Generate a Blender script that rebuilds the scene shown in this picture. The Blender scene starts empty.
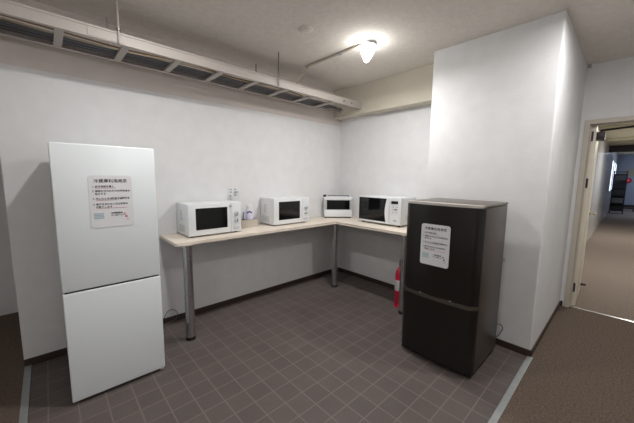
import bpy, bmesh, math, random
from mathutils import Vector, Matrix
random.seed(4)
PI = math.pi
C = bpy.context.scene.collection
S = bpy.context.scene

# ------------------------------------------------------------------ materials
def srgb(c):
    return tuple((v/12.92 if v <= .04045 else ((v+.055)/1.055)**2.4) for v in c)
def mat(name, col, rough=.6, metal=0., bump=0., bscale=80., var=0., vscale=6., spec=.5, coat=0., trans=0., detail=4):
    m = bpy.data.materials.new(name); m.use_nodes = True
    nt = m.node_tree; b = nt.nodes['Principled BSDF']
    c = (*srgb([x/255 for x in col]), 1)
    b.inputs['Base Color'].default_value = c
    b.inputs['Roughness'].default_value = rough
    b.inputs['Metallic'].default_value = metal
    b.inputs['Specular IOR Level'].default_value = spec
    b.inputs['Coat Weight'].default_value = coat
    b.inputs['Transmission Weight'].default_value = trans
    tc = nt.nodes.new('ShaderNodeTexCoord')
    n = nt.nodes.new('ShaderNodeTexNoise'); n.inputs['Scale'].default_value = vscale; n.inputs['Detail'].default_value = detail
    nt.links.new(tc.outputs['Object'], n.inputs['Vector'])
    r = nt.nodes.new('ShaderNodeMapRange')
    r.inputs['From Min'].default_value = .3; r.inputs['From Max'].default_value = .7
    r.inputs['To Min'].default_value = 1-var; r.inputs['To Max'].default_value = 1+var*.6
    nt.links.new(n.outputs['Fac'], r.inputs['Value'])
    mx = nt.nodes.new('ShaderNodeVectorMath'); mx.operation = 'SCALE'
    mx.inputs[0].default_value = c[:3]
    nt.links.new(r.outputs['Result'], mx.inputs['Scale'])
    nt.links.new(mx.outputs['Vector'], b.inputs['Base Color'])
    if bump:
        n2 = nt.nodes.new('ShaderNodeTexNoise'); n2.inputs['Scale'].default_value = bscale; n2.inputs['Detail'].default_value = 5
        nt.links.new(tc.outputs['Object'], n2.inputs['Vector'])
        bp = nt.nodes.new('ShaderNodeBump'); bp.inputs['Strength'].default_value = bump; bp.inputs['Distance'].default_value = .004
        nt.links.new(n2.outputs['Fac'], bp.inputs['Height']); nt.links.new(bp.outputs['Normal'], b.inputs['Normal'])
    return m
def emis(name, col, s):
    m = bpy.data.materials.new(name); m.use_nodes = True
    b = m.node_tree.nodes['Principled BSDF']
    b.inputs['Base Color'].default_value = (*col, 1)
    b.inputs['Emission Color'].default_value = (*col, 1); b.inputs['Emission Strength'].default_value = s
    return m

M = {}
M['upper'] = mat('upper_wall_paint', (214, 205, 199), .8, bump=.3, bscale=60, var=.03)
M['wall'] = mat('wallpaper', (224, 224, 225), .75, bump=.25, bscale=60, var=.035, vscale=9)
M['beam'] = mat('beam_paint', (204, 197, 182), .8, bump=.3, bscale=60, var=.03)
M['ceil'] = mat('ceiling_board', (232, 226, 217), .95, bump=.9, bscale=110, var=.06, vscale=30)
M['base'] = mat('baseboard_vinyl', (58, 44, 38), .5)
M['steel_strip'] = mat('aluminium_strip', (176, 180, 182), .45, .6, var=.08, vscale=30)
M['white'] = mat('white_enamel', (226, 229, 231), .32, spec=.5)
M['fridge_white'] = mat('fridge_enamel', (232, 238, 241), .28, bump=.05, bscale=300)
M['white_plastic'] = mat('white_plastic', (222, 224, 226), .4)
M['grey_plastic'] = mat('grey_plastic', (176, 180, 184), .45)
M['knob'] = mat('knob_plastic', (196, 200, 206), .4)
M['black_glass'] = mat('black_glass', (12, 13, 14), .08, spec=.5)
M['black'] = mat('black_plastic', (22, 21, 21), .45)
M['dark'] = mat('dark_gap', (24, 23, 24), .7)
M['brown'] = mat('brown_enamel', (20, 14, 11), .28, spec=.5, coat=.2)
M['brown_side'] = mat('brown_side_paint', (66, 58, 51), .32, bump=.15, bscale=300)
M['top_metal'] = mat('grey_top_panel', (96, 88, 81), .35, .3)
M['lip'] = mat('silver_trim', (214, 208, 200), .35, .5)
M['handle_strip'] = mat('bronze_trim', (110, 103, 96), .3, .8)
M['chrome'] = mat('brushed_chrome', (196, 196, 196), .25, 1.0)
M['rail'] = mat('cream_steel', (184, 176, 170), .5, 0)
M['rod'] = mat('galvanised_rod', (110, 108, 104), .4, .8)
M['cable_dark'] = mat('cable_grey', (100, 98, 102), .5)
M['cable_black'] = mat('cable_black', (60, 58, 60), .5)
M['cable_cream'] = mat('cable_cream', (190, 176, 150), .5)
M['cable_brown'] = mat('cable_brown', (120, 92, 66), .5)
M['paper'] = mat('laminated_paper', (228, 229, 232), .3)
M['ink'] = mat('black_ink', (38, 36, 40), .6)
M['red_ink'] = mat('red_ink', (196, 70, 78), .6)
M['blue_ink'] = mat('blue_ink', (160, 190, 200), .6)
M['grey_ink'] = mat('grey_ink', (120, 122, 128), .6)
M['navy'] = mat('navy_print', (38, 36, 110), .5)
M['lilac'] = mat('lilac_print', (212, 210, 232), .5)
M['red'] = mat('extinguisher_red', (190, 16, 52), .3, coat=.3)
M['label_grey'] = mat('extinguisher_label', (190, 188, 186), .5)
M['box'] = mat('beige_card', (186, 178, 166), .6, var=.05)
M['conduit'] = mat('conduit_beige', (196, 184, 170), .5)
M['frame'] = mat('door_frame_paint', (196, 188, 176), .5)
M['leaf'] = mat('door_paint', (232, 225, 208), .4)
M['brass'] = mat('satin_nickel', (196, 184, 158), .25, .9)
M['dark_metal'] = mat('closer_metal', (58, 52, 60), .4, .5)
M['rack'] = mat('black_rack_metal', (20, 20, 24), .5)
M['corr_wall'] = mat('corridor_wallpaper', (206, 206, 206), .2, bump=.1, bscale=40)
M['corr_far'] = mat('far_wall_paint', (168, 176, 196), .6)
M['corr_ceil'] = mat('corridor_ceiling_board', (206, 200, 176), .8)
M['notice'] = mat('notice_paper', (176, 170, 150), .6)
M['bulb'] = emis('bulb_glow', (1, .985, .965), 28)
M['alarm'] = emis('alarm_glow', (1, .05, .08), .25)
M['window'] = emis('daylight_pane', (.72, .82, 1.), 1.6)

# wood counter
def wood():
    m = bpy.data.materials.new('pale_wood_laminate'); m.use_nodes = True
    nt = m.node_tree; b = nt.nodes['Principled BSDF']; b.inputs['Roughness'].default_value = .4
    tc = nt.nodes.new('ShaderNodeTexCoord'); mp = nt.nodes.new('ShaderNodeMapping')
    mp.inputs['Scale'].default_value = (3, 40, 10)
    n = nt.nodes.new('ShaderNodeTexNoise'); n.inputs['Scale'].default_value = 2; n.inputs['Detail'].default_value = 6
    cr = nt.nodes.new('ShaderNodeValToRGB')
    cr.color_ramp.elements[0].position = .3; cr.color_ramp.elements[1].position = .7
    cr.color_ramp.elements[0].color = (*srgb((.86, .81, .75)), 1); cr.color_ramp.elements[1].color = (*srgb((.93, .89, .84)), 1)
    nt.links.new(tc.outputs['Object'], mp.inputs[0]); nt.links.new(mp.outputs[0], n.inputs['Vector'])
    nt.links.new(n.outputs['Fac'], cr.inputs[0]); nt.links.new(cr.outputs[0], b.inputs['Base Color'])
    return m
M['wood'] = wood()

def tiles():
    m = bpy.data.materials.new('vinyl_tile'); m.use_nodes = True
    nt = m.node_tree; b = nt.nodes['Principled BSDF']; b.inputs['Roughness'].default_value = .55
    b.inputs['Specular IOR Level'].default_value = .3
    L = nt.links.new
    tc = nt.nodes.new('ShaderNodeTexCoord'); sp = nt.nodes.new('ShaderNodeSeparateXYZ'); L(tc.outputs['Object'], sp.inputs[0])
    def mth(op, a, bb=None, c=None):
        n = nt.nodes.new('ShaderNodeMath'); n.operation = op
        for i, v in enumerate((a, bb, c)):
            if v is None: continue
            if isinstance(v, (int, float)): n.inputs[i].default_value = v
            else: L(v, n.inputs[i])
        return n.outputs[0]
    def cell(sock, off, pitch):
        u = mth('DIVIDE', mth('SUBTRACT', sock, off), pitch)
        f = mth('FRACT', u); fl = mth('FLOOR', u)
        d = mth('MINIMUM', f, mth('SUBTRACT', 1., f))
        return d, fl
    dx, fx = cell(sp.outputs[0], -2.427-40*.1363, .1363)
    dy, fy = cell(sp.outputs[1], -1.557-40*.135, .135)
    d = mth('MINIMUM', dx, dy)
    g = nt.nodes.new('ShaderNodeMapRange'); g.inputs['From Min'].default_value = .018; g.inputs['From Max'].default_value = .034
    L(d, g.inputs['Value'])
    cb = nt.nodes.new('ShaderNodeCombineXYZ'); L(fx, cb.inputs[0]); L(fy, cb.inputs[1])
    wn = nt.nodes.new('ShaderNodeTexWhiteNoise'); wn.noise_dimensions = '2D'; L(cb.outputs[0], wn.inputs['Vector'])
    n = nt.nodes.new('ShaderNodeTexNoise'); n.inputs['Scale'].default_value = 120; n.inputs['Detail'].default_value = 3; L(tc.outputs['Object'], n.inputs['Vector'])
    n3 = nt.nodes.new('ShaderNodeTexNoise'); n3.inputs['Scale'].default_value = 5; L(tc.outputs['Object'], n3.inputs['Vector'])
    s1 = mth('MULTIPLY_ADD', wn.outputs['Value'], .10, .95)
    s2 = mth('MULTIPLY_ADD', n.outputs['Fac'], .5, .75)
    s3 = mth('MULTIPLY_ADD', n3.outputs['Fac'], .3, .85)
    s = mth('MULTIPLY', mth('MULTIPLY', s1, s2), s3)
    v = nt.nodes.new('ShaderNodeVectorMath'); v.operation = 'SCALE'
    v.inputs[0].default_value = srgb((95/255, 87/255, 84/255)); L(s, v.inputs['Scale'])
    mx = nt.nodes.new('ShaderNodeMix'); mx.data_type = 'RGBA'
    L(g.outputs['Result'], mx.inputs['Factor'])
    mx.inputs['A'].default_value = (*srgb((118/255, 108/255, 105/255)), 1)
    L(v.outputs[0], mx.inputs['B'])
    L(mx.outputs['Result'], b.inputs['Base Color'])
    return m
M['tile'] = tiles()
def carpet(name, col):
    m = mat(name, col, .95, bump=.9, bscale=160, var=.34, vscale=75, spec=.1, detail=8)
    return m
M['carpet'] = carpet('carpet_brown', (108, 95, 86))
M['carpet2'] = carpet('corridor_carpet', (136, 124, 115))

# ------------------------------------------------------------------ mesh helpers
def tag(o, label=None, cat=None, group=None, kind=None):
    if label: o['label'] = label
    if cat: o['category'] = cat
    if group: o['group'] = group
    if kind: o['kind'] = kind
    return o
def empty(name, loc=(0, 0, 0), rz=0):
    o = bpy.data.objects.new(name, None); C.objects.link(o)
    o.empty_display_size = .05
    o.location = loc; o.rotation_euler = (0, 0, rz); return o
def obj(name, bm, m, parent=None, smooth=False):
    me = bpy.data.meshes.new(name)
    bmesh.ops.recalc_face_normals(bm, faces=bm.faces)
    bm.to_mesh(me); bm.free()
    if smooth:
        for p in me.polygons: p.use_smooth = True
        try: me.set_sharp_from_angle(angle=math.radians(40))
        except Exception: pass
    me.materials.append(M[m] if isinstance(m, str) else m)
    o = bpy.data.objects.new(name, me); C.objects.link(o)
    if parent: o.parent = parent
    return o
def nb(): return bmesh.new()
def box(bm, x0, x1, y0, y1, z0, z1, bev=0., seg=2):
    t = bmesh.new()
    bmesh.ops.create_cube(t, size=1)
    for v in t.verts:
        v.co = Vector(((x0+x1)/2+v.co.x*(x1-x0), (y0+y1)/2+v.co.y*(y1-y0), (z0+z1)/2+v.co.z*(z1-z0)))
    if bev: bmesh.ops.bevel(t, geom=t.edges[:], offset=bev, segments=seg, profile=.5, affect='EDGES')
    merge(bm, t)
    return bm
def merge(bm, t, mtx=None):
    mp = {}
    for v in t.verts: mp[v] = bm.verts.new(mtx @ v.co if mtx else v.co)
    for f in t.faces:
        try: bm.faces.new([mp[v] for v in f.verts])
        except ValueError: pass
    t.free()
def lathe(bm, prof, origin=(0, 0, 0), axis='Z', n=24, mtx=None):
    o = Vector(origin); rings = []
    for r, h in prof:
        ring = []
        for k in range(n):
            a = 2*PI*k/n; c, s = r*math.cos(a), r*math.sin(a)
            v = {'Z': (c, s, h), 'X': (h, c, s), 'Y': (c, h, s)}[axis]
            v = Vector(v)
            if mtx: v = mtx @ v
            ring.append(bm.verts.new(o+v))
        rings.append(ring)
    for a, b in zip(rings, rings[1:]):
        for k in range(n):
            bm.faces.new((a[k], a[(k+1) % n], b[(k+1) % n], b[k]))
    bm.faces.new(rings[0]); bm.faces.new(rings[-1][::-1])
    return bm
def tube(bm, pts, r, n=8):
    pts = [Vector(p) for p in pts]; rings = []
    up = Vector((0.13, .21, 1)).normalized()
    for i, p in enumerate(pts):
        d = (pts[min(i+1, len(pts)-1)]-pts[max(i-1, 0)]).normalized()
        a = d.cross(up)
        if a.length < 1e-3: a = d.cross(Vector((1, 0, 0)))
        a.normalize(); b = d.cross(a)
        rings.append([bm.verts.new(p+a*r*math.cos(2*PI*k/n)+b*r*math.sin(2*PI*k/n)) for k in range(n)])
    for a, b in zip(rings, rings[1:]):
        for k in range(n): bm.faces.new((a[k], a[(k+1) % n], b[(k+1) % n], b[k]))
    bm.faces.new(rings[0][::-1]); bm.faces.new(rings[-1])
    return bm
def spline(ctrl, n=8):
    P = [Vector(c) for c in ctrl]; P = [2*P[0]-P[1]]+P+[2*P[-1]-P[-2]]; out = []
    for i in range(1, len(P)-2):
        for k in range(n):
            t = k/n; a, b, c, d = P[i-1:i+3]
            out.append(.5*((2*b)+(c-a)*t+(2*a-5*b+4*c-d)*t*t+(3*b-a-3*c+d)*t**3))
    out.append(P[-2]); return out
def prism(bm, pts, z0, z1, mtx=None):
    """polygon pts (x,y) extruded z0..z1, optionally transformed"""
    f = lambda x, y, z: (mtx @ Vector((x, y, z))) if mtx else Vector((x, y, z))
    a = [bm.verts.new(f(x, y, z0)) for x, y in pts]; b = [bm.verts.new(f(x, y, z1)) for x, y in pts]
    n = len(pts)
    for k in range(n): bm.faces.new((a[k], a[(k+1) % n], b[(k+1) % n], b[k]))
    bm.faces.new(a[::-1]); bm.faces.new(b)
    return bm
def rrect(x0, x1, y0, y1, r, n=5):
    out = []
    for cx, cy, a0 in ((x1-r, y1-r, 0), (x0+r, y1-r, 90), (x0+r, y0+r, 180), (x1-r, y0+r, 270)):
        for k in range(n+1):
            a = math.radians(a0+90*k/n); out.append((cx+r*math.cos(a), cy+r*math.sin(a)))
    return out
def struct(name, bm, m, parent=None, label=None):
    o = obj(name, bm, m, parent)
    if not parent: o['kind'] = 'structure'
    if label: o['label'] = label
    return o
def facing(origin, right, up=(0, 0, 1)):
    """matrix whose local x runs along right, local y along up, local z outwards"""
    r = Vector(right).normalized(); u = Vector(up).normalized(); n = r.cross(u)
    return Matrix(((r.x, u.x, n.x, origin[0]), (r.y, u.y, n.y, origin[1]), (r.z, u.z, n.z, origin[2]), (0, 0, 0, 1)))
def text(name, items, m, mtx, parent, bold=0., ext=.0003):
    """items: (string, x, y, size, align); one mesh of lettering"""
    bm = nb()
    for s, x, y, size, al in items:
        cu = bpy.data.curves.new('lettering', 'FONT'); cu.body = s; cu.size = size; cu.align_x = al
        cu.extrude = ext; cu.offset = bold*size; cu.resolution_u = 2; cu.space_character = 1.06
        to = bpy.data.objects.new('lettering', cu); C.objects.link(to)
        bpy.context.view_layer.update()
        dg = bpy.context.evaluated_depsgraph_get()
        me = bpy.data.meshes.new_from_object(to.evaluated_get(dg))
        t = bmesh.new(); t.from_mesh(me)
        merge(bm, t, mtx @ Matrix.Translation((x, y, 0)))
        bpy.data.objects.remove(to); bpy.data.curves.remove(cu); bpy.data.meshes.remove(me)
    return obj(name, bm, m, parent)

# ------------------------------------------------------------------ calibrated dimensions
H = 2.584; XL = -3.3687; BB = .0568
PX, PY0, PY1 = -.4183, -2.4857, -1.543      # pier
DX = 1.0086                                  # wall with the doorway
WX, WY = -5.3, -4.7                          # far sides of the room (behind the camera)
DOOR0, DOOR1, DOORH = -2.565, -3.43, 1.985
CEND = 19.0

# ------------------------------------------------------------------ setting
struct('floor', box(nb(), -3.33, 0, -2.466, 0, -.02, 0), 'tile')
b = nb(); box(b, WX, XL, WY, 1.25, -.02, 0); box(b, XL, DX+.06, WY, -2.504, -.02, 0); box(b, PX, DX+.06, -2.504, -2.466, -.02, 0)
struct('floor', b, 'carpet')
struct('floor', box(nb(), DX+.06, CEND, -4.0, -2.35, -.02, 0), 'carpet2')
b = nb(); box(b, XL, -3.331, -2.465, 0, -.02, .006, .002); struct('trim_1', b, 'steel_strip')
b = nb(); box(b, XL, PX, -2.505, -2.468, -.02, .006, .002); struct('trim_2', b, 'steel_strip')
b = nb(); box(b, DX+.03, DX+.065, DOOR1, DOOR0, -.01, .008, .003); struct('trim_3', b, 'chrome')
struct('ceiling', box(nb(), WX-.1, DX+.12, WY-.1, 1.35, H, H+.1), 'ceil')
struct('wall_left', box(nb(), XL, 0.1, 0, 1.25, 0, H), 'wall')
struct('trim_4', box(nb(), XL, -.0, -.002, 0, 2.132, H), 'upper')
struct('wall_passage', box(nb(), WX, XL+.2, 1.25, 1.35, 0, H), 'wall')
struct('wall_right', box(nb(), 0, .1, PY1-.02, 0, 0, H), 'wall')
b = nb(); box(b, PX, DX, PY0, PY1, 0, H)
ed = [e for e in b.edges if all(abs(v.co.x-PX) < 1e-4 and abs(v.co.y-PY0) < 1e-4 for v in e.verts)]
bmesh.ops.bevel(b, geom=ed, offset=.012, segments=4, affect='EDGES', profile=.5)
struct('wall_pier', b, 'wall')
b = nb(); box(b, -.1587, 0, PY1, 0, 2.22, H, .004); struct('ceiling_beam', b, 'beam')
b = nb(); box(b, DX, DX+.12, DOOR0+.045, PY1, 0, H); box(b, DX, DX+.12, DOOR1-.045, DOOR0+.045, DOORH+.045, H); box(b, DX, DX+.12, WY, DOOR1-.045, 0, H)
struct('wall_doorway', b, 'wall')
struct('wall_back', box(nb(), WX, DX+.12, WY-.1, WY, 0, H), 'wall')
struct('wall_far_left', box(nb(), WX-.1, WX, WY, 1.35, 0, H), 'wall')
# baseboards
struct('baseboard_left', box(nb(), XL, 0, -.007, 0, 0, BB, .002), 'base')
struct('baseboard_right', box(nb(), -.007, 0, PY1, -.007, 0, BB, .002), 'base')
struct('baseboard_pier', box(box(nb(), PX-.007, PX, PY0-.007, PY1, 0, BB, .002), PX-.007, DX, PY0-.007, PY0, 0, BB, .002), 'base')
struct('baseboard_doorway', box(box(nb(), DX-.007, DX, DOOR0+.055, PY0-.007, 0, BB), DX-.007, DX, WY, DOOR1-.055, 0, BB), 'base')
struct('baseboard_back', box(nb(), WX, DX, WY, WY+.007, 0, BB), 'base')
# corridor beyond the doorway
struct('wall_corridor_left', box(nb(), DX+.12, CEND, -2.35, -2.25, 0, 3.), 'corr_wall')
struct('wall_corridor_right', box(nb(), DX+.12, CEND, -4.1, -4.0, 0, 3.), 'corr_wall')
struct('wall_corridor_end', box(nb(), CEND, CEND+.1, -4.1, -2.25, 0, 3.), 'corr_far')
struct('baseboard_corridor', box(nb(), CEND-.012, CEND, -4.0, -2.35, 0, .16), 'base')
b = nb(); box(b, DX+.12, 10, -4.0, -2.35, 2.5, 2.6); box(b, 10, CEND, -4., -2.35, 2.75, 2.85)
struct('ceiling', b, 'corr_ceil')
b = nb(); box(b, 10, 10.25, -4., -2.35, 2.3, 2.75); struct('ceiling_beam', b, 'dark_metal')
for k, x in enumerate((5.2, 7.6)):
    struct('ceiling_beam', box(nb(), x, x+.12, -4., -2.35, 2.44, 2.5, .004), 'corr_ceil')
# windows far down the corridor's left side (daylight)
for k, x in enumerate((13.0, 14.8, 16.6)):
    w = struct('window_%d' % (k+1), box(box(box(box(nb(), x, x+1.3, -2.37, -2.35, .95, 1.0), x, x+1.3, -2.37, -2.35, 2.2, 2.25), x, x+.05, -2.37, -2.35, 1, 2.2), x+1.25, x+1.3, -2.37, -2.35, 1, 2.2), 'frame')
    obj('pane', box(nb(), x+.05, x+1.25, -2.36, -2.352, 1, 2.2), 'window', w)

# door frame, leaf
def door():
    f = nb()
    fw = .045
    box(f, DX-.012, DX+.132, DOOR0, DOOR0+fw, 0, DOORH+fw, .003)
    box(f, DX-.012, DX+.132, DOOR1-fw, DOOR1, 0, DOORH+fw, .003)
    box(f, DX-.012, DX+.132, DOOR1, DOOR0, DOORH, DOORH+fw, .003)
    box(f, DX+.045, DX+.06, DOOR0-.012, DOOR0, 0, DOORH, .001)
    box(f, DX+.045, DX+.06, DOOR1, DOOR0, DOORH-.012, DOORH, .001)
    fr = struct('door_1', f, 'frame')
    g = empty('door_leaf_pivot'); bpy.data.objects.remove(g)
    hx, hy = DX+.075, DOOR0-.006
    R = Matrix.Translation((hx, hy, 0)) @ Matrix.Rotation(math.radians(1.8), 4, 'Z')
    def leafpart(name, bm, m, par):
        bm.transform(R); return obj(name, bm, m, par, smooth=True)
    lf = leafpart('door_leaf', box(nb(), 0, .80, -.04, 0, .01, DOORH-.005, .002), 'leaf', fr)
    for z in (1.87, 1.38, .22):
        h = nb(); box(h, -.003, .0, -.022, -.004, z-.05, z+.05); lathe(h, [(.006, z-.052), (.006, z+.052)], origin=(-.005, -.004, 0), n=10)
        leafpart('hinge', h, 'dark_metal', fr)
    h = nb(); lathe(h, [(.026, 0), (.024, -.008), (.011, -.012), (.01, -.05), (.012, -.055)], origin=(.735, -.04, 1.0), axis='Y', n=16)
    tube(h, [(.735, -.092, 1.0), (.70, -.096, 1.0), (.62, -.094, .998)], .013, 10)
    leafpart('door_handle', h, 'brass', lf)
    h = nb(); box(h, .12, .36, -.105, -.04, 1.85, 1.925, .006); leafpart('door_closer', h, 'dark_metal', lf)
    h = nb(); tube(h, [(.22, -.07, 1.93), (.22, -.07, 1.955)], .01, 8); tube(h, [(.22, -.07, 1.95), (.10, -.34, 1.955)], .011, 8); tube(h, [(.10, -.34, 1.955), (.0, -.56, 1.968)], .011, 8)
    leafpart('closer_arm', h, 'dark_metal', lf)
    h = nb(); lathe(h, [(.02, 0), (.018, -.006), (.012, -.04), (.014, -.05)], origin=(.76, -.04, .07), axis='Y', n=12)
    leafpart('door_stop', h, 'black', lf)
door()

# ------------------------------------------------------------------ lamp on the ceiling
def ceiling_bulb(x, y, label):
    r = empty('ceiling_bulb', (x, y, H)); tag(r, label, 'lamp', None)
    obj('mounting_plate', lathe(nb(), [(.055, 0), (.055, -.008), (.045, -.014), (.03, -.016)]), 'white_plastic', r, True)
    obj('socket', lathe(nb(), [(.036, -.010), (.036, -.02), (.03, -.024)]), 'white_plastic', r, True)
    T = Matrix.Rotation(math.radians(9), 4, 'Y')
    obj('light_block_collar', lathe(nb(), [(.03, -.014), (.060, -.018), (.064, -.024), (.064, -.028), (.02, -.028)]), 'white_plastic', r, True)  # added collar, shaped to keep the bulb's light off the ceiling
    obj('bulb', lathe(nb(), [(.059, -.0285), (.062, -.045), (.058, -.07), (.049, -.10), (.036, -.13), (.02, -.158), (.006, -.172)], mtx=T), 'bulb', r, True)
    return r
ceiling_bulb(-1.0, -1.225, 'glowing bare bulb on the ceiling at the end of the conduit')
def lamp(name, loc, power, r=.05, col=(1, .985, .965)):
    l = bpy.data.lights.new(name, 'AREA'); l.shape = 'DISK'; l.size = 2*r; l.energy = power; l.color = col
    o = bpy.data.objects.new(name, l); C.objects.link(o); o.location = loc; return o
def bare(name, loc, power, r=.06, col=(1, .975, .95)):
    l = bpy.data.lights.new(name, 'POINT'); l.energy = power; l.shadow_soft_size = r; l.color = col
    o = bpy.data.objects.new(name, l); C.objects.link(o); o.location = loc; return o
lamp('bulb_light', (-1.0, -1.225, H-.178), 14)
lamp('left_lamp_light', (-2.55, -1.22, H-.05), 13)
lamp('corridor_lamp_light', (-.66, -2.95, H-.05), 15)
bare('rear_fill_light', (-2.0, -4.1, H-.35), 10)  # added fill behind the camera to brighten the ceiling, no known lamp
bare('side_fill_light', (-4.5, -2.7, H-.35), 19)  # added fill out of view, lifts the ceiling, left wall and passage
def area(name, loc, rot, sx, sy, power, col=(1, 1, 1)):
    l = bpy.data.lights.new(name, 'AREA'); l.shape = 'RECTANGLE'; l.size = sx; l.size_y = sy; l.energy = power; l.color = col
    o = bpy.data.objects.new(name, l); C.objects.link(o); o.location = loc; o.rotation_euler = rot; return o
area('corridor_light', (3.2, -3.3, 2.48), (0, 0, 0), 1.2, .2, 34, (1, .96, .89))
area('corridor_light', (7.0, -3.3, 2.42), (0, 0, 0), 1.2, .2, 34, (1, .96, .89))
area('far_light', (15., -3.3, 2.7), (0, 0, 0), 3, .6, 16, (.55, .68, 1.))

# conduit on the ceiling
t = empty('cable_conduit', (-1.05, -.8, H)); tag(t, 'thin beige conduit running across the ceiling to the glowing bulb', 'conduit')
def rel(bm, t):
    bm.transform(Matrix.Translation(t.location).inverted()); return bm
obj('pipe', rel(tube(nb(), [(-1.04, -1.16, H-.012), (-1.04, -.80, H-.012), (-1.04, -.442, H-.012)], .0115, 10), t), 'conduit', t, True)
obj('pipe_joint', rel(lathe(nb(), [(.0155, -.02), (.0155, .02)], origin=(-1.04, -.93, H-.0155), axis='Y', n=12), t), 'grey_plastic', t, True)
obj('pipe_joint', rel(lathe(nb(), [(.015, -.015), (.015, .015)], origin=(-1.04, -.45, H-.015), axis='Y', n=12), t), 'grey_plastic', t, True)
c = obj('cable', tube(nb(), spline([(-1.04, -.465, H-.03), (-1.05, -.43, H-.05), (-1.07, -.40, H-.09), (-1.10, -.36, H-.16), (-1.12, -.34, 2.34)], 6), .006, 8), 'cable_cream', None, True)
tag(c, 'thin pale cable drooping from the conduit end into the cable tray', 'cable')
c = obj('ceiling_cover_plate', lathe(nb(), [(.058, 0), (.058, -.006), (.05, -.012), (.02, -.014)], origin=(-1.549, -1.02, H), n=32), 'ceil', None, True)
tag(c, 'round flat cover plate on the ceiling left of the glowing bulb', 'cover plate')
c = obj('cable_clip', box(nb(), DX-.03, DX, PY0-.035, PY0-.01, H-.03, H, .003), 'grey_plastic')
tag(c, 'small grey clip high in the corner above the doorway', 'clip')

# ------------------------------------------------------------------ cable tray (ladder rack)
TZ0, TZ1, TYN, TYF, TX0, TX1 = 2.275, 2.348, -.497, -.118, -3.95, -.162
t = empty('cable_tray', (TX1, TYN, TZ0)); tag(t, 'long cream ladder-type cable tray hung under the ceiling along the wall', 'cable tray')
def rail(y, s):
    pr = [(0, TZ0), (s*.028, TZ0), (s*.028, TZ0+.004), (s*.004, TZ0+.004), (s*.004, TZ1-.012), (s*.016, TZ1-.012), (s*.016, TZ1-.009), (s*.004, TZ1-.009),
          (s*.004, TZ1-.004), (s*.016, TZ1-.004), (s*.016, TZ1), (-s*.004, TZ1), (-s*.004, TZ1-.012), (0, TZ1-.015)]
    bm = nb(); prism(bm, [(y+a, z) for a, z in pr], TX0, TX1, Matrix(((0, 0, 1, 0), (1, 0, 0, 0), (0, 1, 0, 0), (0, 0, 0, 1))))
    return rel(bm, t)
obj('side_rail', rail(TYN, 1), 'rail', t); obj('side_rail', rail(TYF, -1), 'rail', t)
x = -.62
k = 0
while x > TX0:
    obj('rung', rel(box(nb(), x-.022, x+.022, TYN+.004, TYF-.004, TZ0+.004, TZ0+.022, .002), t), 'rail', t)
    x -= .3445; k += 1
for bx_ in (-.50, -.36):
    obj('bolt', rel(lathe(nb(), [(.009, 0), (.009, -.006), (.005, -.009)], origin=(bx_, TYN, TZ0+.035), axis='Y', n=8), t), 'rod', t)
obj('joint_plate', rel(box(nb(), -2.90, -2.70, TYN-.004, TYN, TZ0+.006, TZ1-.015, .001), t), 'rail', t)
def rods(x, name_label, rm='rod'):
    r = empty('tray_hanger', (x, (TYN+TYF)/2, H)); tag(r, name_label, 'hanger')
    for y in (TYN-.014, TYF+.014):
        obj('threaded_rod', rel(tube(nb(), [(x, y, H), (x, y, TZ0+.002)], .0055, 8), r), rm, r, True)
        obj('nut', rel(lathe(nb(), [(.011, -.006), (.011, .006)], origin=(x, y, TZ1+.012), n=6), r), 'rod', r)
rods(-1.452, 'pair of dark threaded rods holding the cable tray near its middle')
rods(-2.735, 'pair of threaded rods holding the cable tray above the white fridge', 'rail')
# cables lying in the tray
cols = ['cable_dark', 'cable_black', 'cable_dark', 'cable_black', 'cable_black', 'cable_dark', 'cable_black', 'cable_dark', 'cable_cream', 'cable_brown']
random.seed(11)
for i, m in enumerate(cols):
    y0 = TYF-.03-i*.0180 if i < 8 else (-.300 if i == 8 else -.335)
    z0 = TZ0+.033 if i < 8 else TZ0+.03
    xs = [TX0+.02+k*.42 for k in range(9)]
    end = TX1-.03-random.random()*.5 if i < 8 else -1.0
    xs = [q for q in xs if q < end-.2]+[end]
    pts = [(q, y0+random.uniform(-.0003, .0003)*(1 if i < 8 else 40), z0+(0 if i < 8 else random.uniform(0, .02))) for q in xs]
    c = obj('tray_cable', tube(nb(), spline(pts, 5), .0085 if i < 8 else .006, 8), m, None, True)
    if i < 8:
        tag(c, 'dark sheathed cable lying lengthwise in the bundle on the cable tray', 'cable', 'dark cables in the cable tray')
    elif i == 8: tag(c, 'thin cream cable lying loose in the cable tray', 'cable')
    else: tag(c, 'thin brown cable lying loose in the cable tray', 'cable')

# ------------------------------------------------------------------ counter
DL, DA, DB, DZ, DT = -2.43, -.4565, -.561, .864, .028
DE = -1.535
t = empty('counter', (-.5, -.4, 0)); tag(t, 'L-shaped pale wood counter on chrome legs in the corner', 'counter')
b = nb(); prism(b, [(DL+.012, DA), (DB, DA), (DB, DE), (0-.008, DE), (-.008, -.008), (DL, -.008), (DL, DA+.012)], DZ-DT, DZ)
bmesh.ops.bevel(b, geom=[e for e in b.edges if abs(e.verts[0].co.z-e.verts[1].co.z) < 1e-5], offset=.003, segments=2, affect='EDGES')
obj('worktop', rel(b, t), 'wood', t)
for x, y in ((-2.330, -.425), (-.51, -.408), (-.515, -1.395)):
    lg = obj('leg', rel(lathe(nb(), [(.0375, .03), (.0375, DZ-DT-.012)], origin=(x, y, 0), n=28), t), 'chrome', t, True)
    obj('foot', rel(lathe(nb(), [(.034, 0), (.04, .004), (.04, .026), (.036, .031)], origin=(x, y, 0), n=28), t), 'black', lg, True)
    obj('mounting_plate', rel(lathe(nb(), [(.055, DZ-DT-.013), (.055, DZ-DT)], origin=(x, y, 0), n=28), t), 'chrome', lg, True)

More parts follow.
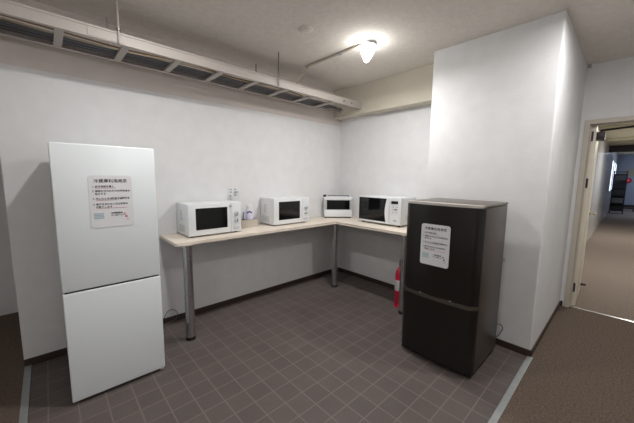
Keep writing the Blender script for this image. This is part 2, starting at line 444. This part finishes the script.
# ------------------------------------------------------------------ fridges
def sign(label, origin, right, w, h, curl, markcol):
    t = empty('notice_sheet', origin); tag(t, label, 'notice')
    mtx = facing((0, 0, 0), right)
    b = nb(); pts = rrect(-w/2, w/2, 0, h, .018)
    prism(b, pts, -.0006, .0022, mtx)
    obj('sheet', b, 'paper', t)
    u = h/.30; s = .0126*u; f = Matrix(mtx); off = mtx @ Matrix.Translation((0, 0, .0026))
    L = -w/2+.016
    text('title', [('冷蔵庫利用基準', 0, h-.040*u, .0225*u, 'CENTER')], 'ink', off, t, .012)
    text('lettering', [('1. 必ず名前を書く', L, h-.068*u, s, 'LEFT'),
                       ('2. 期限がきれたものは所有者の', L, h-.094*u, s, 'LEFT'), ('   処分する', L, h-.110*u, s, 'LEFT'),
                       ('3. 汚したときは', L, h-.138*u, s, 'LEFT'),
                       ('4. 基準を守れない方は利用を', L, h-.170*u, s, 'LEFT'), ('   お断りします', L, h-.186*u, s, 'LEFT')], 'ink', off, t, .016)
    text('bold_lettering', [('各自で清掃する', L+.088*u, h-.138*u, s, 'LEFT')], 'ink', off, t, .035)
    for y, x0, x1 in ((.0735, .015, .12), (.1435, .015, .13), (.190, .02, .17)):
        b = nb(); prism(b, [(L+x0, h-y*u), (L+x1, h-y*u), (L+x1, h-(y-.0016)*u), (L+x0, h-(y-.0016)*u)], 0, .0004, off)
        obj('underline', b, 'red_ink', t)
    b = nb()
    for k in range(4): prism(b, [(L, h-(.222+k*.009)*u), (L+.05, h-(.222+k*.009)*u), (L+.05, h-(.217+k*.009)*u), (L, h-(.217+k*.009)*u)], 0, .0004, off)
    obj('printed_box', b, 'blue_ink', t)
    text('small_lettering', [('管理事務所', L+.085, h-.224*u, .0115*u, 'LEFT'), ('までご連絡下さい', L+.085, h-.236*u, .0075*u, 'LEFT')], 'ink', off, t, .02)
    text('side_mark', [('お', L+.15, h-.232*u, .015*u, 'LEFT'), ('願', L+.158, h-.248*u, .013*u, 'LEFT'), ('い', L+.164, h-.264*u, .013*u, 'LEFT')], markcol, off, t, .01)
    return t

def white_fridge():
    x0, x1, y, h, yb = -3.134, -2.614, -.716, 1.586, -.09
    t = empty('refrigerator', ((x0+x1)/2, -.4, 0)); tag(t, 'tall white two-door refrigerator at the left against the wall', 'refrigerator')
    obj('body', rel(box(nb(), x0+.004, x1-.004, y+.058, yb, .03, h-.012, .006), t), 'fridge_white', t, True)
    obj('kick_plate', rel(box(nb(), x0+.02, x1-.02, y+.03, y+.07, .012, .05), t), 'dark', t)
    zs = .715
    d = obj('upper_door', rel(box(nb(), x0, x1, y, y+.052, zs+.004, h, .007, 3), t), 'fridge_white', t, True)
    d2 = obj('lower_door', rel(box(nb(), x0, x1, y, y+.052, .022, zs-.006, .007, 3), t), 'fridge_white', t, True)
    obj('door_grip', rel(box(nb(), x0+.01, x1-.01, y+.012, y+.056, zs-.010, zs+.008), t), 'dark', t)
    for sx in (x0+.05, x1-.03):
        for sy in (y+.08, yb-.05):
            obj('foot', rel(lathe(nb(), [(.018, 0), (.018, .035)], origin=(sx, sy, 0), n=12), t), 'grey_plastic', t)
    obj('front_foot', rel(box(nb(), x1-.03, x1-.005, y+.02, y+.05, 0, .03, .003), t), 'white_plastic', t)
white_fridge()
sign('white rounded notice sheet on the upper door of the white refrigerator', (-2.864, -.716, 1.088), (1, 0, 0), .222, .318, True, 'red_ink')

def brown_fridge():
    xf, xb, ya, yb, h = -1.096, -.545, -1.710, -2.275, 1.236
    t = empty('refrigerator', (-.8, -2.0, 0)); tag(t, 'dark brown two-door refrigerator in front of the pier', 'refrigerator')
    ymid = (ya+yb)/2; hw = (ya-yb)/2
    def front(off, inset=0., bul=.028, y_in=0.):
        out = []
        for k in range(33):
            q = -1+2*k/32; yy = ymid+q*(hw-y_in)
            bulge = bul*(1-q*q); edge = .030*max(0, (abs(q)-.84)/.16)**2.2
            out.append((xf-bulge+.010+edge+off, yy))
        return out
    def slab(z0, z1, off, xback, y_in=0., bev=.004):
        pts = front(off, y_in=y_in)+[(xback, ya-y_in), (xback, yb+y_in)]
        bm = nb(); prism(bm, pts, z0, z1)
        if bev: bmesh.ops.bevel(bm, geom=[e for e in bm.edges if abs(e.verts[0].co.z-e.verts[1].co.z) < 1e-5 and e.is_manifold], offset=bev, segments=2, affect='EDGES')
        return rel(bm, t)
    zs = .53
    obj('body', rel(box(nb(), xf+.065, xb, yb+.004, ya-.004, .035, h-.02, .008), t), 'brown_side', t, True)
    obj('upper_door', slab(zs+.012, h-.018, 0, xf+.06), 'brown', t, True)
    obj('lower_door', slab(.05, zs-.022, 0, xf+.06), 'brown', t, True)
    obj('top_panel', rel(box(nb(), xf+.03, xb, yb, ya, h-.018, h, .008), t), 'top_metal', t, True)
    obj('top_trim', slab(h-.017, h+.001, -.002, xf+.05, 0, .005), 'lip', t, True)
    obj('handle_strip', slab(zs-.020, zs+.010, .002, xf+.05, .003, .003), 'handle_strip', t, True)
    obj('handle_recess', rel(prism(nb(), [(xf-.014, ymid-.12), (xf-.014, ymid+.12), (xf+.02, ymid+.12), (xf+.02, ymid-.12)], zs+.0105, zs+.016), t), 'lip', t)
    obj('kick_plate', rel(box(nb(), xf+.03, xb-.01, yb+.012, ya-.012, .012, .05), t), 'dark', t)
    for sx in (xf+.08, xb-.06):
        for sy in (yb+.05, ya-.05):
            obj('foot', rel(lathe(nb(), [(.018, 0), (.018, .04)], origin=(sx, sy, 0), n=12), t), 'black', t)
brown_fridge()
# the sheet sits on the curved door
sign('white rounded notice sheet on the dark brown refrigerator', (-1.1140, -1.973, .774), (0, -1, 0), .213, .305, False, 'ink')

# ------------------------------------------------------------------ microwaves
def vents(bm, x, y0, z0, rows, cols, dy=.016, dz=.011):
    for i in range(rows):
        for j in range(cols):
            box(bm, x-.0006, x, y0+j*dy, y0+j*dy+.011, z0+i*dz, z0+i*dz+.004)
    return bm
def dial_microwave(name_label, x, y, rz, w=.505, h=.265, d=.315):
    t = empty('microwave_oven', (x, y, DZ), rz); tag(t, name_label, 'microwave')
    z0, z1 = .014, .014+h
    obj('body', box(nb(), 0, w, .035, d, z0, z1, .004), 'white', t, True)
    obj('vent', vents(nb(), 0, .10, z0+.03, 5, 8, .018, .013), 'grey_ink', t)
    obj('vent', vents(nb(), 0, .15, z0+.13, 8, 3, .018, .012), 'grey_ink', t)
    pw = w*.215
    dr = obj('door', box(nb(), 0, w-pw-.002, 0, .033, z0, z1, .005), 'white', t, True)
    wx0, wx1, wz0, wz1 = .064, w-pw-.038, .069-.004, z1-.038
    obj('window', prism(nb(), rrect(wx0, wx1, wz0, wz1, .004), 0, .002, facing((0, -.0005, 0), (1, 0, 0))), 'black_glass', dr)
    pn = obj('control_panel', box(nb(), w-pw, w, 0, .033, z0, z1, .005), 'white', t, True)
    for z in (.188, .125):
        k = nb(); lathe(k, [(.024, 0), (.024, -.004), (.017, -.006), (.016, -.02), (.013, -.023)], origin=(w-pw*.5, 0, z0-.014+z), axis='Y', n=20)
        kb = obj('knob', k, 'knob', pn, True)
        obj('pointer', box(nb(), w-pw*.5-.003, w-pw*.5+.003, -.025, -.0225, z0-.014+z-.014, z0-.014+z+.014), 'grey_ink', kb)
    obj('button', prism(nb(), rrect(w-pw*.82, w-pw*.18, z0+.02, z0+.05, .006), 0, .004, facing((0, 0, 0), (1, 0, 0))), 'knob', pn)
    for sx in (.04, w-.04):
        for sy in (.05, d-.04):
            obj('foot', lathe(nb(), [(.011, 0), (.013, .015)], origin=(sx, sy, 0), n=12), 'black', t)
    return t
dial_microwave('white dial microwave at the left end of the counter', -2.28, -.33, 0, .505, .282)
dial_microwave('white dial microwave in the middle of the counter, right of the bottle', -1.358, -.285, 0, .51, .292, .275)

def panel_microwave():
    # front faces -x ; local: x to the viewer's right along -y, local y outwards back
    t = empty('microwave_oven', (-.333, -.632, DZ), -PI/2); t.scale = (1.02, 1, 1); tag(t, 'white push-button microwave beside the dark refrigerator', 'microwave')
    w, d, z0, z1 = .575, .325, .02, .328
    obj('body', box(nb(), 0, w, .035, d, z0, z1, .005), 'white', t, True)
    vb = nb()
    for i in range(6):
        for j in range(6): box(vb, w, w+.0006, .12+j*.018, .132+j*.018, .07+i*.012, .074+i*.012)
    obj('vent', vb, 'grey_ink', t)
    obj('front_frame', box(nb(), 0, w, 0, .034, z0, z1, .005), 'white', t, True)
    F = facing((0, 0, 0), (1, 0, 0))
    # door glass with a curved right edge
    pts = [(.008, z0+.024), (.402, z0+.024)]
    for k in range(9):
        q = k/8; pts.append((.402-.022*math.sin(PI*q)-.0+.006*q, z0+.024+(z1-z0-.040)*q))
    pts.append((.008, z1-.016))
    obj('window', prism(nb(), pts, 0, .002, F), 'black_glass', t)
    # bulging handle that follows the arc
    pts = []
    for k in range(9):
        q = k/8; pts.append((.402-.022*math.sin(PI*q)+.006*q, z0+.012+(z1-z0-.020)*q))
    for k in range(9):
        q = 1-k/8; pts.append((.437-.004*math.sin(PI*q)+.006*q, z0+.012+(z1-z0-.020)*q))
    b = nb(); prism(b, pts, 0, .018, F)
    obj('door_handle', b, 'white', t)
    pn = obj('control_panel', prism(nb(), rrect(.446, .556, z0+.02, z1-.015, .006), 0, .003, F), 'white_plastic', t)
    obj('display', prism(nb(), rrect(.456, .540, .258, .290, .003), .003, .0045, F), 'black_glass', pn)
    for z in (.225, .195, .165):
        for x in (.470, .512): obj('button', prism(nb(), rrect(x, x+.026, z-.008, z+.006, .003), .003, .006, F), 'knob', pn)
    obj('button', prism(nb(), rrect(.500, .532, .18+.008, .20+.004, .004), .003, .0065, F), 'grey_ink', pn)
    obj('start_button', prism(nb(), rrect(.490, .528, .062, .082, .006), .003, .007, F), 'grey_plastic', pn)
    text('lettering', [('700W', .460, .243, .012, 'LEFT')], 'grey_ink', F @ Matrix.Translation((0, 0, .0035)), pn)
    for sx in (.04, w-.04):
        for sy in (.05, d-.04):
            obj('foot', lathe(nb(), [(.013, 0), (.015, .021)], origin=(sx, sy, 0), n=12), 'black', t)
panel_microwave()

def toaster():
    w, d, h = .380, .155, .290
    ang = math.atan2(-.64, .77)
    t = empty('toaster_oven', (-.305-.77*w/2, -.262+.64*w/2, DZ), ang); tag(t, 'white toaster oven with a dark window in the counter corner', 'toaster oven')
    F = facing((0, 0, 0), (1, 0, 0))
    obj('body', box(nb(), .004, w-.004, .022, d, .012, h-.006, .006), 'white_plastic', t, True)
    obj('top_band', box(nb(), 0, w, 0, .03, h-.045, h-.012, .006), 'white', t, True)
    dr = obj('door', box(nb(), .012, w-.012, .006, .026, .105, h-.046, .003), 'grey_plastic', t, True)
    obj('window', prism(nb(), rrect(.036, w-.036, .116, h-.050, .003), 0, .002, facing((0, .006, 0), (1, 0, 0))), 'black_glass', dr)
    obj('lower_panel', box(nb(), .004, w-.004, 0, .03, .016, .110, .006), 'white', t, True)
    b = nb(); tube(b, [(.05, .035, h-.008), (.05, .035, h+.012), (w-.05, .035, h+.012), (w-.05, .035, h-.008)], .007, 8)
    obj('top_rail', b, 'grey_ink', t, True)
    obj('base_tray', box(nb(), .015, w-.015, .01, d-.01, .006, .018, .002), 'black', t)
    for sx in (.025, w-.025):
        for sy in (.022, d-.02): obj('foot', lathe(nb(), [(.01, 0), (.011, .013)], origin=(sx, sy, 0), n=10), 'black', t)
    # plug and cord resting on top left
    c = obj('power_plug', box(nb(), -.026, .026, -.014, .014, 0, .028, .005), 'black', None, True)
    m = Matrix.Translation((0, 0, 0))
    c.location = t.location + Vector((.012*math.cos(ang)-.06*math.sin(ang), .012*math.sin(ang)+.06*math.cos(ang), h-.006)); c.rotation_euler = (0, 0, .4)
    tag(c, 'small black plug on the top left of the toaster oven', 'plug')
toaster()

# ------------------------------------------------------------------ small things on the counter
def tray_box():
    t = empty('storage_box', (-1.588, -.115, DZ)); tag(t, 'small beige open box on the counter between the two dial microwaves', 'box')
    w, d, h = .195, .11, .083
    b = nb(); s = .004
    box(b, -w/2, w/2, -d/2, d/2, 0, s)
    box(b, -w/2, w/2, -d/2, -d/2+s, s, h); box(b, -w/2, w/2, d/2-s, d/2, s, h)
    box(b, -w/2, -w/2+s, -d/2+s, d/2-s, s, h); box(b, w/2-s, w/2, -d/2+s, d/2-s, s, h)
    obj('box_body', b, 'box', t)
    b = nb(); fr = .006
    for a in ((-w/2-.002, w/2+.002, -d/2-.002, -d/2+fr), (-w/2-.002, w/2+.002, d/2-fr, d/2+.002), (-w/2-.002, -w/2+fr, -d/2+fr, d/2-fr), (w/2-fr, w/2+.002, -d/2+fr, d/2-fr)):
        box(b, *a, h-.006, h+.002)
    obj('rim', b, 'box', t)
    return t
tray_box()
t = empty('spray_bottle', (-1.565, -.115, DZ+.005)); tag(t, 'white bottle with lilac and navy label standing in the beige box', 'bottle')
obj('bottle_body', lathe(nb(), [(.038, 0), (.041, .006), (.041, .17), (.036, .19), (.02, .2)], n=24), 'white_plastic', t, True)
obj('label', lathe(nb(), [(.0415, .07), (.0418, .072), (.0418, .175), (.0415, .177)], n=24), 'lilac', t, True)
b = nb(); 
for k in range(7):
    a0 = math.radians(205+k*11); a1 = math.radians(205+(k+1)*11)
    pts = [(math.cos(a0)*.0415, math.sin(a0)*.0415), (math.cos(a1)*.0415, math.sin(a1)*.0415), (math.cos(a1)*.0428, math.sin(a1)*.0428), (math.cos(a0)*.0428, math.sin(a0)*.0428)]
    dz = .004*abs(k-3); prism(b, pts, .158-dz, .172-dz)
obj('printed_band', b, 'navy', t)
obj('cap', lathe(nb(), [(.03, .196), (.032, .2), (.032, .232), (.028, .24)], n=20), 'white_plastic', t, True)
c = obj('marker_pen', lathe(nb(), [(.004, 0), (.0065, .01), (.0065, .12), (.004, .13)], n=10, mtx=Matrix.Rotation(math.radians(-14), 4, 'Y')), 'black', None, True)
c.location = (-1.655, -.135, DZ+.006); tag(c, 'black pen leaning in the beige box beside the bottle', 'pen')
c2 = obj('marker_pen', lathe(nb(), [(.004, 0), (.006, .01), (.006, .15), (.004, .16)], n=10, mtx=Matrix.Rotation(math.radians(9), 4, 'Y')), 'navy', None, True)
c2.location = (-1.64, -.09, DZ+.006); tag(c2, 'navy pen standing in the beige box behind the black pen', 'pen')

# wall outlet above the left microwave with plugs
t = empty('wall_outlet', (-1.69, 0, 1.225)); tag(t, 'white wall outlet plate above the left microwave, plugs in it', 'outlet')
F = facing((0, 0, 0), (1, 0, 0))
obj('face_plate', prism(nb(), rrect(-.06, .06, -.06, .06, .008), .0, .007, F), 'white_plastic', t)
for x in (-.042, .012):
    b = nb()
    for z in (-.03, .008, .036):
        for s in (0, .014): prism(b, [(x+s, z), (x+s+.006, z), (x+s+.006, z+.014), (x+s, z+.014)], .006, .0082, F)
    obj('socket_slots', b, 'ink', t)
p_ = obj('wall_plug', prism(nb(), rrect(-.014, .014, -.012, .012, .004), 0, .035, F), 'white_plastic', None)
p_.location = (-1.72, -.0075, 1.207); tag(p_, 'white plug pushed into the left side of the wall outlet', 'plug')
p_ = obj('wall_plug', prism(nb(), rrect(-.014, .014, -.012, .012, .004), 0, .03, F), 'grey_plastic', None)
p_.location = (-1.665, -.0075, 1.24); tag(p_, 'grey plug pushed into the right side of the wall outlet', 'plug')
c = obj('power_cord', tube(nb(), spline([(-1.72, -.040, 1.207), (-1.725, -.05, 1.17), (-1.74, -.035, 1.08), (-1.735, -.03, .95), (-1.74, -.04, DZ+.006)], 6), .004, 8), 'white_plastic', None, True)
c.parent = bpy.data.objects['microwave_oven']; bpy.context.view_layer.update(); c.matrix_parent_inverse = c.parent.matrix_world.inverted()
# sticker on microwave is part of its look: small round badge
c = bpy.data.objects['microwave_oven']
obj('badge', lathe(nb(), [(.014, 0), (.013, -.003)], origin=(.392, 0, .262), axis='Y', n=18), 'grey_plastic', c, True)

# ------------------------------------------------------------------ cords by the fridges
c = obj('power_cord', tube(nb(), spline([(-2.66, -.05, .04), (-2.52, -.04, .02), (-2.44, -.03, .07), (-2.416, -.03, .108), (-2.398, -.03, .130), (-2.362, -.03, .136), (-2.327, -.03, .11), (-2.315, -.03, .075), (-2.34, -.035, .03), (-2.45, -.04, .012)], 6), .0035, 8), 'cable_dark', None, True)
c.parent = bpy.data.objects['refrigerator']; bpy.context.view_layer.update(); c.matrix_parent_inverse = c.parent.matrix_world.inverted()
c = obj('power_cord', tube(nb(), spline([(-.50, -2.20, .19), (-.45, -2.244, .195), (-.44, -2.274, .193), (-.44, -2.288, .165), (-.44, -2.276, .131), (-.44, -2.256, .087), (-.45, -2.21, .04)], 6), .0035, 8), 'cable_dark', None, True)
c.parent = bpy.data.objects['refrigerator.001']; bpy.context.view_layer.update(); c.matrix_parent_inverse = c.parent.matrix_world.inverted()
c = obj('wall_hook', lathe(nb(), [(.012, 0), (.012, -.006), (.005, -.008), (.005, -.02), (.009, -.024)], origin=(PX, -2.25, .755), axis='X', n=12), 'grey_plastic', None, True)
tag(c, 'small grey knob on the pier wall beside the brown refrigerator', 'hook')

# ------------------------------------------------------------------ fire extinguisher
t = empty('fire_extinguisher', (-.383, -1.280, 0)); t.scale = (1, 1, 1.17); tag(t, 'red fire extinguisher on the floor under the counter', 'fire extinguisher')
obj('cylinder', lathe(nb(), [(.05, 0), (.054, .008), (.054, .30), (.05, .33), (.036, .36), (.02, .375), (.018, .39)], n=28), 'red', t, True)
obj('label', lathe(nb(), [(.0544, .16), (.0548, .162), (.0548, .258), (.0544, .26)], n=28), 'label_grey', t, True)
obj('skirt', lathe(nb(), [(.058, 0), (.059, .004), (.059, .022), (.056, .026)], n=28), 'red', t, True)
b = nb(); lathe(b, [(.014, .385), (.016, .40), (.016, .42), (.01, .43)], n=14); obj('valve', b, 'black', t, True)
b = nb(); box(b, -.03, .045, -.009, .009, .425, .433, .002); b.transform(Matrix.Rotation(math.radians(200), 4, 'Z')); obj('lever', b, 'black', t)
b = nb(); box(b, -.02, .06, -.008, .008, .445, .452, .002); b.transform(Matrix.Rotation(math.radians(200), 4, 'Z')); obj('carrying_handle', b, 'black', t)
obj('hose', tube(nb(), spline([(-.01, .008, .41), (-.03, -.03, .395), (-.045, -.042, .34), (-.046, -.044, .25), (-.046, -.044, .14)], 6), .0075, 8), 'black', t, True)
obj('gauge', lathe(nb(), [(.012, 0), (.012, -.01), (.009, -.012)], origin=(0, -.014, .405), axis='Y', n=14), 'white_plastic', t)

# ------------------------------------------------------------------ things far down the corridor
def rack():
    x, y = 14.9, -2.60
    t = empty('storage_rack', (x, y, 0)); tag(t, 'tall black storage rack far down the corridor', 'rack')
    for sx in (-.2, .2):
        for sy in (-.2, .2):
            obj('post', box(nb(), sx-.015, sx+.015, sy-.015, sy+.015, 0, 1.82), 'rack', t)
    for z in (.12, .45, .78, 1.1, 1.42, 1.78):
        obj('shelf', box(nb(), -.22, .22, -.21, .21, z-.015, z+.015), 'rack', t)
    obj('back_panel', box(nb(), .2, .215, -.2, .2, .1, 1.7), 'rack', t)
    n = 0
    lab = [['low black bin on the bottom shelf of the corridor rack', 'dark grey bin on the second lowest shelf of the corridor rack'],
           ]
    for i, z in enumerate((.135, .465, .795, 1.115, 1.435)):
        c = obj('storage_bin', box(box(nb(), -.17, .17, -.17, .17, .001, .17+.03*(i % 3), .01), -.18, .18, -.18, .18, .15, .17, .004), ('rack', 'cable_dark', 'rack', 'dark', 'cable_black')[i])
        c.location = (x, y, z)
        tag(c, ['dark bin on the lowest shelf of the corridor rack', 'dark bin on the second shelf up of the corridor rack', 'dark bin on the middle shelf of the corridor rack', 'dark bin on the fourth shelf up of the corridor rack', 'dark bin on the highest filled shelf of the corridor rack'][i], 'bin', 'dark bins on the corridor rack')
rack()
c = obj('low_bench', box(box(box(nb(), -.15, .15, -.28, .28, .12, .17, .01), -.12, .12, -.26, -.22, 0, .12), -.12, .12, .22, .26, 0, .12), 'rack')
c.location = (16.6, -2.88, 0); tag(c, 'low black bench on the floor right of the corridor rack', 'bench')
t = empty('alarm_lamp', (CEND+.004, -2.82, 1.42)); tag(t, 'round red alarm lamp on the far corridor wall', 'alarm lamp')
obj('housing', lathe(nb(), [(.14, 0), (.14, -.03), (.09, -.05)], axis='X', n=24), 'red', t, True)
obj('lens', lathe(nb(), [(.06, -.048), (.05, -.09), (.02, -.11)], axis='X', n=20), 'alarm', t, True)
c = obj('notice_board', box(nb(), CEND-.02, CEND+.004, -3.15, -2.66, 1.62, 2.02, .004), 'notice'); tag(c, 'beige notice board on the far corridor wall above the alarm lamp', 'notice board')

# ------------------------------------------------------------------ world, camera, colour
w = bpy.data.worlds.new('world'); S.world = w; w.use_nodes = True
w.node_tree.nodes['Background'].inputs[0].default_value = (.5, .5, .52, 1); w.node_tree.nodes['Background'].inputs[1].default_value = .15
cam = bpy.data.cameras.new('camera'); co = bpy.data.objects.new('camera', cam); C.objects.link(co); S.camera = co
yaw, pitch, roll, f = .8204, -.1187, .012, 289.5657
Fv = Vector((math.cos(yaw)*math.cos(pitch), math.sin(yaw)*math.cos(pitch), math.sin(pitch)))
Rv = Vector((math.sin(yaw), -math.cos(yaw), 0)); Uv = Rv.cross(Fv)
R2 = math.cos(roll)*Rv+math.sin(roll)*Uv; U2 = -math.sin(roll)*Rv+math.cos(roll)*Uv
co.matrix_world = Matrix(((R2.x, U2.x, -Fv.x, -3.1547), (R2.y, U2.y, -Fv.y, -2.8987), (R2.z, U2.z, -Fv.z, 1.4117), (0, 0, 0, 1)))
cam.sensor_fit = 'HORIZONTAL'; cam.sensor_width = 36; cam.lens = f*36/634; cam.clip_start = .02; cam.clip_end = 100
S.view_settings.view_transform = 'Standard'; S.view_settings.look = 'None'; S.view_settings.gamma = 1
S.view_settings.use_curve_mapping = False; S.view_settings.exposure = 0.17
